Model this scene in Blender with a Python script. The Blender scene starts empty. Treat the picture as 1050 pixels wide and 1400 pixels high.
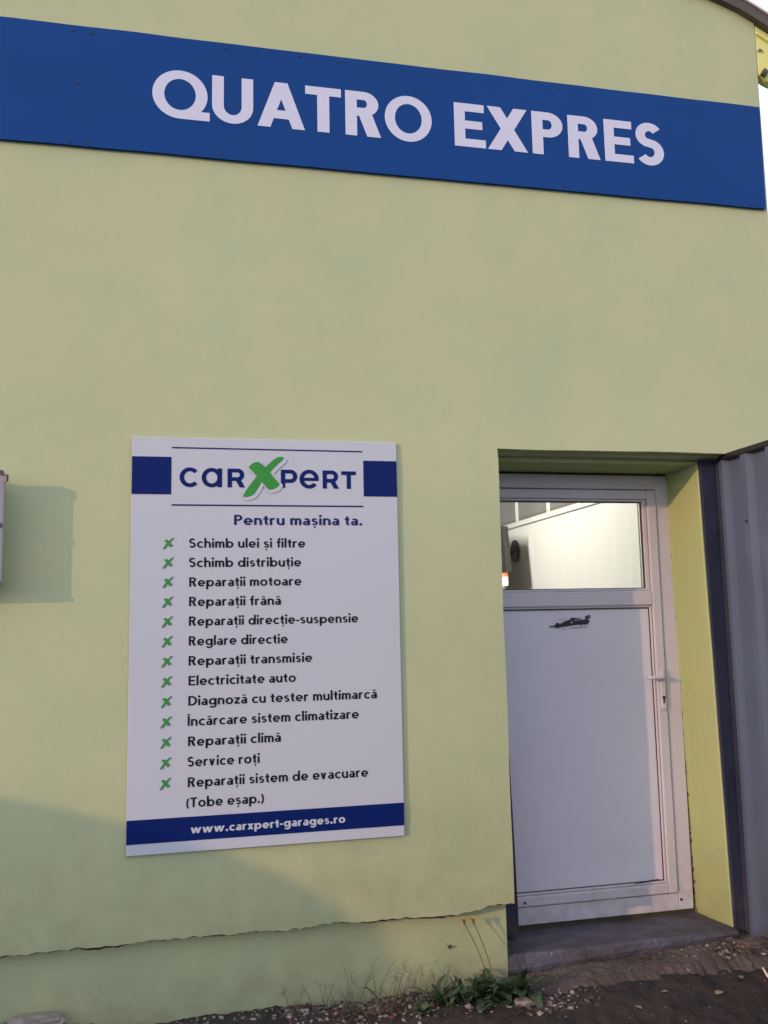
import bpy, bmesh, math, random
from mathutils import Vector, Matrix, noise, geometry
R = math.radians
random.seed(7)
sc = bpy.context.scene
col = sc.collection

# ------------------------------------------------------------------ camera
YAW, PITCH, ROLL, FPX = 0.218276638, 0.120956646, -0.0199361971, 1196.25484
cyw, syw, cp, sp = math.cos(YAW), math.sin(YAW), math.cos(PITCH), math.sin(PITCH)
fw = Vector((syw * cp, cyw * cp, sp)); rt = Vector((cyw, -syw, 0)); up = rt.cross(fw)
cr, sr = math.cos(ROLL), math.sin(ROLL)
r2 = cr * rt + sr * up; u2 = -sr * rt + cr * up
cam_d = bpy.data.cameras.new("camera"); cam = bpy.data.objects.new("camera", cam_d); col.objects.link(cam)
cam_d.sensor_fit = 'HORIZONTAL'; cam_d.sensor_width = 36.0; cam_d.lens = FPX / 1050 * 36.0
cam_d.clip_start = 0.02; cam_d.clip_end = 2000
M3 = Matrix((r2, u2, -fw)).transposed()
cam.matrix_world = Matrix.Translation((0, -3.315, 1.38)) @ M3.to_4x4()
sc.camera = cam

# ------------------------------------------------------------------ sky, sun, exposure
SUN_DIR = Vector((2.1, 1.0, -0.50)).normalized()          # the way the light travels
world = bpy.data.worlds.new("World"); sc.world = world; world.use_nodes = True
wn = world.node_tree; wn.nodes.clear()
w_out = wn.nodes.new('ShaderNodeOutputWorld'); w_bg = wn.nodes.new('ShaderNodeBackground')
sky = wn.nodes.new('ShaderNodeTexSky'); sky.sky_type = 'NISHITA'; sky.sun_disc = False
sky.sun_elevation = R(12.1); sky.sun_rotation = math.atan2(-SUN_DIR.x, -SUN_DIR.y)
sky.air_density = 1.0; sky.dust_density = 2.5; sky.ozone_density = 1.0
w_hsv = wn.nodes.new('ShaderNodeHueSaturation'); w_hsv.inputs['Saturation'].default_value = 0.6
w_mix = wn.nodes.new('ShaderNodeMix'); w_mix.data_type = 'RGBA'; w_mix.inputs[0].default_value = 0.72
w_mix.inputs[7].default_value = (9.6, 9.3, 11.2, 1)                     # thin bright evening haze over the whole sky
wn.links.new(sky.outputs[0], w_hsv.inputs['Color']); wn.links.new(w_hsv.outputs[0], w_mix.inputs[6]); wn.links.new(w_mix.outputs[2], w_bg.inputs[0])
w_bg.inputs[1].default_value = 0.15; wn.links.new(w_bg.outputs[0], w_out.inputs[0])
sd = bpy.data.lights.new("sun", 'SUN'); sd.energy = 2.0; sd.angle = R(0.45); sd.color = (1.0, 0.54, 0.29)
sun = bpy.data.objects.new("sun", sd); col.objects.link(sun); sun.location = (-10, -8, 8)
sun.rotation_euler = SUN_DIR.to_track_quat('-Z', 'Y').to_euler()
sc.view_settings.view_transform = 'Standard'; sc.view_settings.look = 'None'
sc.view_settings.gamma = 1.0; sc.view_settings.exposure = 0.11
sc.view_settings.use_curve_mapping = False
sc.cycles.sample_clamp_indirect = 4.0

# ------------------------------------------------------------------ materials
def mat(name, c, rough=0.6, var=0.0, vscale=3.0, bump=0.0, bscale=60.0, metal=0.0, c2=None, spec=0.5, bump2=0.0, b2scale=8.0, speck=None):
    m = bpy.data.materials.new(name); m.use_nodes = True
    t = m.node_tree; b = t.nodes['Principled BSDF']; L = t.links.new
    b.inputs['Roughness'].default_value = rough; b.inputs['Metallic'].default_value = metal
    b.inputs['Specular IOR Level'].default_value = spec
    b.inputs['Base Color'].default_value = (*c, 1)
    tc = t.nodes.new('ShaderNodeTexCoord')
    def nz(s, d=5.0, ro=0.55):
        n = t.nodes.new('ShaderNodeTexNoise'); n.inputs['Scale'].default_value = s
        n.inputs['Detail'].default_value = d; n.inputs['Roughness'].default_value = ro
        L(tc.outputs['Object'], n.inputs['Vector']); return n
    sock = None
    if var > 0:
        n = nz(vscale); rp = t.nodes.new('ShaderNodeValToRGB')
        rp.color_ramp.elements[0].position = 0.3; rp.color_ramp.elements[1].position = 0.7
        d = c2 if c2 else tuple(x * (1 - var) for x in c)
        rp.color_ramp.elements[0].color = (*d, 1); rp.color_ramp.elements[1].color = (*c, 1)
        L(n.outputs['Fac'], rp.inputs[0]); L(rp.outputs[0], b.inputs['Base Color']); sock = rp.outputs[0]
    if speck:                                             # (colour, scale, threshold): small spots of dirt
        n = nz(speck[1], 3.0); rp = t.nodes.new('ShaderNodeValToRGB')
        rp.color_ramp.elements[0].position = speck[2]; rp.color_ramp.elements[1].position = speck[2] + 0.03
        rp.color_ramp.elements[0].color = (0, 0, 0, 1); rp.color_ramp.elements[1].color = (1, 1, 1, 1)
        L(n.outputs['Fac'], rp.inputs[0])
        mx = t.nodes.new('ShaderNodeMix'); mx.data_type = 'RGBA'
        L(rp.outputs[0], mx.inputs[0])
        if sock: L(sock, mx.inputs[6])
        else: mx.inputs[6].default_value = (*c, 1)
        mx.inputs[7].default_value = (*speck[0], 1); L(mx.outputs[2], b.inputs['Base Color'])
    prev = None
    for s, st in ((bscale, bump), (b2scale, bump2)):
        if st > 0:
            n = nz(s, 6.0, 0.6); bp = t.nodes.new('ShaderNodeBump')
            bp.inputs['Strength'].default_value = 1.0; bp.inputs['Distance'].default_value = st
            L(n.outputs['Fac'], bp.inputs['Height'])
            if prev: L(prev.outputs[0], bp.inputs['Normal'])
            prev = bp
    if prev: L(prev.outputs[0], b.inputs['Normal'])
    return m

def emis(name, c, s):
    m = bpy.data.materials.new(name); m.use_nodes = True
    b = m.node_tree.nodes['Principled BSDF']; b.inputs['Base Color'].default_value = (*c, 1)
    b.inputs['Emission Color'].default_value = (*c, 1); b.inputs['Emission Strength'].default_value = s
    return m

def wall_mat(name, c, dirt, dz0, dz1, mould=False):
    """Painted plaster: fine grain, soft trowel waves, faint patches, rain-splash dirt that fades out upwards."""
    m = mat(name, c, 0.85, 0.10, 1.3, 0.0006, 240, c2=tuple(x * 0.93 for x in c), spec=0.2, bump2=0.004, b2scale=5)
    t = m.node_tree; b = t.nodes['Principled BSDF']; L = t.links.new
    src = b.inputs['Base Color'].links[0].from_socket
    tc = [n for n in t.nodes if n.type == 'TEX_COORD'][0]
    sep = t.nodes.new('ShaderNodeSeparateXYZ'); L(tc.outputs['Object'], sep.inputs[0])
    n = t.nodes.new('ShaderNodeTexNoise'); n.inputs['Scale'].default_value = 9; n.inputs['Detail'].default_value = 7
    L(tc.outputs['Object'], n.inputs['Vector'])
    mr = t.nodes.new('ShaderNodeMapRange'); L(sep.outputs['Z'], mr.inputs[0])
    mr.inputs[1].default_value = dz0; mr.inputs[2].default_value = dz1; mr.inputs[3].default_value = 1; mr.inputs[4].default_value = 0
    mu = t.nodes.new('ShaderNodeMath'); mu.operation = 'MULTIPLY'; L(mr.outputs[0], mu.inputs[0]); L(n.outputs['Fac'], mu.inputs[1])
    mx = t.nodes.new('ShaderNodeMix'); mx.data_type = 'RGBA'; L(mu.outputs[0], mx.inputs[0]); L(src, mx.inputs[6])
    mx.inputs[7].default_value = (*dirt, 1); last = mx
    # broad, very faint patches where the coats took the colour differently
    pn = t.nodes.new('ShaderNodeTexNoise'); pn.inputs['Scale'].default_value = 2.6; pn.inputs['Detail'].default_value = 5; pn.inputs['Roughness'].default_value = 0.62
    L(tc.outputs['Object'], pn.inputs['Vector'])
    pr = t.nodes.new('ShaderNodeValToRGB'); e = pr.color_ramp.elements
    e[0].position = 0.32; e[0].color = (0.935, 1.0, 1.02, 1); e[1].position = 0.68; e[1].color = (1.045, 0.98, 0.975, 1)
    mid_ = e.new(0.5); mid_.color = (1.0, 1.0, 1.0, 1)
    L(pn.outputs['Fac'], pr.inputs[0])
    pm = t.nodes.new('ShaderNodeMix'); pm.data_type = 'RGBA'; pm.blend_type = 'MULTIPLY'; pm.inputs[0].default_value = 1
    L(last.outputs[2], pm.inputs[6]); L(pr.outputs[0], pm.inputs[7]); last = pm
    # short horizontal trowel nicks, standing in a few areas only
    mp = t.nodes.new('ShaderNodeMapping'); mp.inputs['Scale'].default_value = (16, 16, 60); L(tc.outputs['Object'], mp.inputs[0])
    tn = t.nodes.new('ShaderNodeTexNoise'); tn.inputs['Scale'].default_value = 1.0; tn.inputs['Detail'].default_value = 1; L(mp.outputs[0], tn.inputs['Vector'])
    tr = t.nodes.new('ShaderNodeMapRange'); L(tn.outputs['Fac'], tr.inputs[0]); tr.inputs[1].default_value = 0.70; tr.inputs[2].default_value = 0.80
    tb = t.nodes.new('ShaderNodeBump'); tb.inputs['Distance'].default_value = 0.0009; tb.inputs['Strength'].default_value = 0.5
    an = t.nodes.new('ShaderNodeTexNoise'); an.inputs['Scale'].default_value = 1.1; an.inputs['Detail'].default_value = 1; L(tc.outputs['Object'], an.inputs['Vector'])
    am = t.nodes.new('ShaderNodeMapRange'); L(an.outputs['Fac'], am.inputs[0]); am.inputs[1].default_value = 0.50; am.inputs[2].default_value = 0.62
    ax_ = t.nodes.new('ShaderNodeMath'); ax_.operation = 'MULTIPLY'; L(tr.outputs[0], ax_.inputs[0]); L(am.outputs[0], ax_.inputs[1])
    L(ax_.outputs[0], tb.inputs['Height']); old = b.inputs['Normal'].links[0].from_socket; L(old, tb.inputs['Normal']); L(tb.outputs[0], b.inputs['Normal'])
    # tiny dark pits and marks scattered over the plaster
    v = t.nodes.new('ShaderNodeTexNoise'); v.inputs['Scale'].default_value = 26; v.inputs['Detail'].default_value = 2
    L(tc.outputs['Object'], v.inputs['Vector'])
    cr_ = t.nodes.new('ShaderNodeMapRange'); L(v.outputs['Fac'], cr_.inputs[0])
    cr_.inputs[1].default_value = 0.765; cr_.inputs[2].default_value = 0.80; cr_.inputs[4].default_value = 0.45
    m2 = t.nodes.new('ShaderNodeMix'); m2.data_type = 'RGBA'; L(cr_.outputs[0], m2.inputs[0]); L(last.outputs[2], m2.inputs[6])
    m2.inputs[7].default_value = (0.10, 0.10, 0.05, 1); last = m2
    if mould:                                             # black mould creeping along the joint with the door frame
        my = t.nodes.new('ShaderNodeMapRange'); L(sep.outputs['Y'], my.inputs[0])
        my.inputs[1].default_value = 0.335; my.inputs[2].default_value = 0.375; my.inputs[3].default_value = 0; my.inputs[4].default_value = 0.5
        nn = t.nodes.new('ShaderNodeTexNoise'); nn.inputs['Scale'].default_value = 40; nn.inputs['Detail'].default_value = 4
        L(tc.outputs['Object'], nn.inputs['Vector'])
        ad = t.nodes.new('ShaderNodeMath'); ad.operation = 'ADD'; L(my.outputs[0], ad.inputs[0]); L(nn.outputs['Fac'], ad.inputs[1])
        rr = t.nodes.new('ShaderNodeMapRange'); L(ad.outputs[0], rr.inputs[0])
        rr.inputs[1].default_value = 1.0; rr.inputs[2].default_value = 1.06; rr.inputs[4].default_value = 0.85
        m3 = t.nodes.new('ShaderNodeMix'); m3.data_type = 'RGBA'; L(rr.outputs[0], m3.inputs[0]); L(last.outputs[2], m3.inputs[6])
        m3.inputs[7].default_value = (0.03, 0.03, 0.015, 1); last = m3
    L(last.outputs[2], b.inputs['Base Color'])
    return m

def glass_mat(name):
    m = bpy.data.materials.new(name); m.use_nodes = True; t = m.node_tree; t.nodes.clear()
    o = t.nodes.new('ShaderNodeOutputMaterial'); mx = t.nodes.new('ShaderNodeMixShader'); fr = t.nodes.new('ShaderNodeFresnel')
    fr.inputs[0].default_value = 1.5
    a = t.nodes.new('ShaderNodeBsdfTransparent'); a.inputs[0].default_value = (0.93, 0.94, 0.92, 1)
    g = t.nodes.new('ShaderNodeBsdfGlossy'); g.inputs['Roughness'].default_value = 0.02
    t.links.new(fr.outputs[0], mx.inputs[0]); t.links.new(a.outputs[0], mx.inputs[1]); t.links.new(g.outputs[0], mx.inputs[2])
    t.links.new(mx.outputs[0], o.inputs[0]); return m

PLASTER = (0.424, 0.502, 0.303)
M = dict(
    plaster=wall_mat('yellow green plaster', PLASTER, (0.25, 0.26, 0.14), 0.2, 0.9, True),
    reveal=wall_mat('yellow green plaster with bounced light', (0.375, 0.455, 0.225), (0.20, 0.21, 0.10), 0.05, 0.45, True),  # more saturated: light bounced inside the door niche is put into the colour
    plinth=wall_mat('plinth plaster', (0.405, 0.480, 0.280), (0.13, 0.12, 0.08), -0.05, 0.30),
    blue=mat('blue panel film', (0.005, 0.055, 0.235), 0.55, 0.10, 2.0, 0.0002, 30, spec=0.10, speck=((0.003, 0.010, 0.05), 48, 0.735)),
    letter_white=mat('white vinyl', (0.53, 0.60, 0.76), 0.55, spec=0.25),
    sign_white=mat('white sign board', (0.445, 0.510, 0.585), 0.45, 0.03, 1.2, spec=0.25),
    navy=mat('navy print', (0.0015, 0.014, 0.125), 0.5, 0.15, 3, spec=0.12),
    navy_text=mat('dark blue print', (0.012, 0.015, 0.11), 0.5, spec=0.12),
    black_text=mat('black print', (0.006, 0.006, 0.014), 0.5, spec=0.12),
    green=mat('green print', (0.035, 0.27, 0.05), 0.5, 0.15, 12, spec=0.2),
    shadow_print=mat('grey printed edge', (0.22, 0.22, 0.28), 0.5, spec=0.2),
    pvc=mat('white pvc', (0.55, 0.56, 0.63), 0.4, 0.10, 2.5, 0.0002, 12, spec=0.35, c2=(0.49, 0.49, 0.55)),
    pvc_panel=mat('white pvc panel', (0.62, 0.645, 0.735), 0.32, 0.06, 1.6, 0.0003, 5, spec=0.45),
    gasket=mat('dark rubber gasket', (0.03, 0.03, 0.03), 0.7),
    gap_and_shade=mat('dark olive crevice', (0.060, 0.058, 0.028), 0.9, 0.4, 20),  # for dark joints, and for the shade painted below the plaster edge
    glass=glass_mat('window glass'),
    metal_dark=mat('dark key cylinder', (0.08, 0.07, 0.07), 0.4, metal=0.6),
    sticker=mat('black sticker', (0.02, 0.025, 0.035), 0.4),
    sticker_grey=mat('grey sticker', (0.33, 0.33, 0.38), 0.4),
    fence=mat('slate blue sheet metal', (0.085, 0.122, 0.195), 0.45, 0.18, 3.0, 0.0004, 14, spec=0.5, speck=((0.02, 0.02, 0.03), 60, 0.74)),
    fence_dark=mat('dark blue painted steel', (0.022, 0.031, 0.064), 0.5, 0.3, 5.0, 0.0006, 30, spec=0.4, speck=((0.015, 0.015, 0.02), 45, 0.70)),
    cap=mat('black steel cap', (0.014, 0.014, 0.018), 0.5),
    box=mat('grey enamelled cabinet', (0.27, 0.28, 0.30), 0.45, 0.12, 6),
    roof=mat('weathered grey roof sheet', (0.085, 0.085, 0.075), 0.7, 0.3, 4),
    roof_edge=mat('pale roof trim', (0.42, 0.42, 0.42), 0.5),
    step=mat('blue grey painted concrete', (0.100, 0.110, 0.155), 0.75, 0.5, 6.5, 0.005, 45, c2=(0.046, 0.036, 0.033), speck=((0.22, 0.20, 0.18), 34, 0.72), bump2=0.012, b2scale=14),
    concrete=mat('rough dirty concrete', (0.105, 0.090, 0.082), 0.95, 0.6, 6.0, 0.005, 45, c2=(0.045, 0.036, 0.032), speck=((0.24, 0.21, 0.18), 30, 0.69)),
    soil=mat('dark damp soil', (0.040, 0.034, 0.030), 0.95, 0.5, 7.0, 0.012, 45, c2=(0.014, 0.011, 0.010), speck=((0.11, 0.09, 0.075), 90, 0.70)),
    stone=mat('pale rubble', (0.31, 0.285, 0.25), 0.9, 0.5, 25.0, 0.002, 80),
    stone_dark=mat('brown rubble', (0.085, 0.067, 0.058), 0.9, 0.5, 25.0, 0.002, 80),
    brick=mat('broken red brick', (0.16, 0.045, 0.035), 0.9, 0.4, 20.0, 0.003, 60),
    leaf=mat('green leaf', (0.036, 0.078, 0.030), 0.55, 0.5, 18, c2=(0.02, 0.043, 0.02)),
    leaf2=mat('fresh green leaf', (0.060, 0.105, 0.038), 0.55, 0.4, 18),
    dry=mat('dry stalk', (0.12, 0.10, 0.065), 0.8, 0.4, 10),
    dead=mat('dead leaf', (0.30, 0.25, 0.18), 0.85, 0.4, 30),
    stem=mat('green stem', (0.12, 0.12, 0.06), 0.7),
    petal=mat('yellow petal', (0.62, 0.33, 0.02), 0.6),
    eaves=mat('yellow eaves with painted glow', (0.70, 0.74, 0.27), 0.8, 0.08, 6),  # lifted above the wall colour, the glow against the sky is painted in
    inner=mat('cream interior paint', (0.82, 0.80, 0.74), 0.8, 0.04, 2),
    inner_trim=mat('white interior trim', (0.80, 0.78, 0.72), 0.5),
    pane=mat('frosted grey pane', (0.22, 0.21, 0.18), 0.35, 0.25, 3),
    grey_box=mat('dark grey plastic', (0.055, 0.052, 0.05), 0.5),
    white_glow=emis('glowing white', (1.0, 0.93, 0.85), 1.6), orange=emis('orange glow', (1.0, 0.25, 0.12), 0.7),
    tube=emis('fluorescent tube', (1.0, 0.93, 0.80), 12.0),
    scrap=mat('pale plastic scrap', (0.52, 0.48, 0.42), 0.6),
    van=mat('pale van paint', (0.45, 0.46, 0.48), 0.25, spec=0.5), tyre=mat('tyre rubber', (0.02, 0.02, 0.02), 0.8),
    rim=mat('steel rim', (0.35, 0.35, 0.36), 0.4, metal=0.7), van_glass=mat('tinted glass', (0.02, 0.025, 0.03), 0.05),
    lamp=mat('lamp lens', (0.6, 0.6, 0.6), 0.1), red=mat('tail lens', (0.3, 0.02, 0.02), 0.2),
)

def grime(m, c, z0, z1, scale, amount):
    """Splash dirt on a material: patchy, fading out between heights z0 and z1."""
    t = m.node_tree; b = t.nodes['Principled BSDF']; L = t.links.new; src = b.inputs['Base Color'].links[0].from_socket
    tc = t.nodes.new('ShaderNodeTexCoord'); sep = t.nodes.new('ShaderNodeSeparateXYZ'); L(tc.outputs['Object'], sep.inputs[0])
    n = t.nodes.new('ShaderNodeTexNoise'); n.inputs['Scale'].default_value = scale; n.inputs['Detail'].default_value = 6; L(tc.outputs['Object'], n.inputs['Vector'])
    nr = t.nodes.new('ShaderNodeMapRange'); L(n.outputs['Fac'], nr.inputs[0]); nr.inputs[1].default_value = 0.38; nr.inputs[2].default_value = 0.68
    mr = t.nodes.new('ShaderNodeMapRange'); L(sep.outputs['Z'], mr.inputs[0])
    mr.inputs[1].default_value = z0; mr.inputs[2].default_value = z1; mr.inputs[3].default_value = amount; mr.inputs[4].default_value = 0
    mu = t.nodes.new('ShaderNodeMath'); mu.operation = 'MULTIPLY'; L(mr.outputs[0], mu.inputs[0]); L(nr.outputs[0], mu.inputs[1])
    mx = t.nodes.new('ShaderNodeMix'); mx.data_type = 'RGBA'; L(mu.outputs[0], mx.inputs[0]); L(src, mx.inputs[6]); mx.inputs[7].default_value = (*c, 1)
    L(mx.outputs[2], b.inputs['Base Color'])
grime(M['pvc'], (0.16, 0.14, 0.13), 0.05, 0.32, 16, 0.40); grime(M['pvc_panel'], (0.26, 0.25, 0.26), 0.15, 0.7, 9, 0.16)
grime(M['fence'], (0.065, 0.050, 0.042), 0.03, 0.55, 11, 0.75); grime(M['fence_dark'], (0.075, 0.060, 0.052), 0.03, 0.45, 13, 0.8)

# ------------------------------------------------------------------ helpers
def empty(name, loc, label, cat, group=None):
    o = bpy.data.objects.new(name, None); col.objects.link(o); o.location = loc
    o.empty_display_size = 0.1; tag(o, label, cat, group); return o
def tag(o, label, cat=None, group=None, kind=None):
    if label: o['label'] = label
    if cat: o['category'] = cat
    if group: o['group'] = group
    if kind: o['kind'] = kind
    return o
def obj(name, bm, m, parent=None, smooth=False, bevel=0.0, seg=2):
    me = bpy.data.meshes.new(name); bm.normal_update(); bm.to_mesh(me); bm.free()
    ms = m if isinstance(m, (list, tuple)) else [m]
    for x in ms: me.materials.append(x)
    o = bpy.data.objects.new(name, me); col.objects.link(o)
    if parent is not None:
        o.parent = parent
        p = parent; off = Vector((0, 0, 0))
        while p is not None: off += p.location; p = p.parent
        o.location = -off                                   # meshes are written in world coordinates
    if smooth:
        for f in me.polygons: f.use_smooth = True
    if bevel > 0:
        b = o.modifiers.new('bevel', 'BEVEL'); b.width = bevel; b.segments = seg; b.limit_method = 'ANGLE'
    return o
def box(bm, x0, x1, y0, y1, z0, z1, mi=0):
    v = [bm.verts.new(p) for p in ((x0,y0,z0),(x1,y0,z0),(x1,y1,z0),(x0,y1,z0),(x0,y0,z1),(x1,y0,z1),(x1,y1,z1),(x0,y1,z1))]
    for q in ((0,3,2,1),(4,5,6,7),(0,1,5,4),(1,2,6,5),(2,3,7,6),(3,0,4,7)):
        f = bm.faces.new([v[i] for i in q]); f.material_index = mi
    return v
def BX(*a):
    bm = bmesh.new(); box(bm, *a); return bm
def prism(bm, pts, y0, y1, mi=0):
    """A polygon in (x, z) extruded along y."""
    a = [bm.verts.new((x, y0, z)) for x, z in pts]; b = [bm.verts.new((x, y1, z)) for x, z in pts]
    n = len(pts)
    fs = [bm.faces.new(a), bm.faces.new(b[::-1])]
    for i in range(n): fs.append(bm.faces.new((a[i], b[i], b[(i+1) % n], a[(i+1) % n])))
    for f in fs: f.material_index = mi
    bmesh.ops.recalc_face_normals(bm, faces=fs)
    return fs
def prism_x(bm, pts, x0, x1, mi=0):
    """A polygon in (y, z) extruded along x."""
    a = [bm.verts.new((x0, y, z)) for y, z in pts]; b = [bm.verts.new((x1, y, z)) for y, z in pts]
    n = len(pts); fs = [bm.faces.new(a), bm.faces.new(b[::-1])]
    for i in range(n): fs.append(bm.faces.new((a[i], b[i], b[(i+1) % n], a[(i+1) % n])))
    for f in fs: f.material_index = mi
    bmesh.ops.recalc_face_normals(bm, faces=fs); return fs
def tube(bm, pts, rad, n=8, mi=0, cap=True):
    pts = [Vector(p) for p in pts]; rings = []
    rs = rad if isinstance(rad, (list, tuple)) else [rad] * len(pts)
    for i, p in enumerate(pts):
        d = (pts[min(i+1, len(pts)-1)] - pts[max(i-1, 0)]).normalized()
        a = d.orthogonal().normalized() if i == 0 else (pa - d * pa.dot(d)).normalized()
        pa = a; b = d.cross(a)
        rings.append([bm.verts.new(p + rs[i] * (math.cos(2*math.pi*k/n) * a + math.sin(2*math.pi*k/n) * b)) for k in range(n)])
    for i in range(len(rings) - 1):
        for k in range(n):
            f = bm.faces.new((rings[i][k], rings[i][(k+1) % n], rings[i+1][(k+1) % n], rings[i+1][k])); f.material_index = mi
    if cap:
        for r_ in (rings[0][::-1], rings[-1]):
            f = bm.faces.new(r_); f.material_index = mi
def disc_y(bm, cx, cz, r, y0, y1, n=20, mi=0):
    prism(bm, [(cx + r*math.cos(2*math.pi*k/n), cz + r*math.sin(2*math.pi*k/n)) for k in range(n)], y0, y1, mi)

# ------------------------------------------------------------------ lettering: a geometric sans drawn by hand, glyph by glyph
def q4(a, b, c, d): return [a, b, c, d]
def rc(x0, y0, x1, y1): return [(x0, y0), (x1, y0), (x1, y1), (x0, y1)]
def arc(cx, cy, rx, ry, w, t, a0, a1, n=18):
    o = []; i = []
    for k in range(n + 1):
        a = R(a0 + (a1 - a0) * k / n); c, s = math.cos(a), math.sin(a)
        o.append((cx + rx * c, cy + ry * s)); i.append((cx + (rx - w) * c, cy + (ry - t) * s))
    return o + i[::-1]
def ring(cx, cy, rx, ry, w, t): return [arc(cx, cy, rx, ry, w, t, 0, 180), arc(cx, cy, rx, ry, w, t, 180, 360)]
def dia(xa, ya, xb, yb, w): return [(xa, ya), (xa + w, ya), (xb + w, yb), (xb, yb)]
def stroke(pts, w):
    n = len(pts); L_ = []; R_ = []
    for i in range(n):
        a = pts[max(i-1, 0)]; b = pts[min(i+1, n-1)]; dx, dy = b[0]-a[0], b[1]-a[1]; l = math.hypot(dx, dy) or 1
        nx, ny = -dy / l * w / 2, dx / l * w / 2
        L_.append((pts[i][0] + nx, pts[i][1] + ny)); R_.append((pts[i][0] - nx, pts[i][1] - ny))
    return [L_[i:i+2] + R_[i:i+2][::-1] for i in range(n - 1)]
def ess(h, W, w, t):
    rx = W / 2 - w / 2; mid = h * 0.52; ru = (h - t / 2 - mid) / 2; rl = (mid - t / 2) / 2
    p = []
    for k in range(15):
        a = R(32 + (243 - 32) * k / 14); p.append((W/2 + rx * 0.93 * math.cos(a), mid + ru + ru * math.sin(a)))
    for k in range(15):
        a = R(63 - (63 + 148) * k / 14); p.append((W/2 + rx * math.cos(a), t / 2 + rl + rl * math.sin(a)))
    return stroke(p, (w + t) / 2)
H = 0.69
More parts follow.
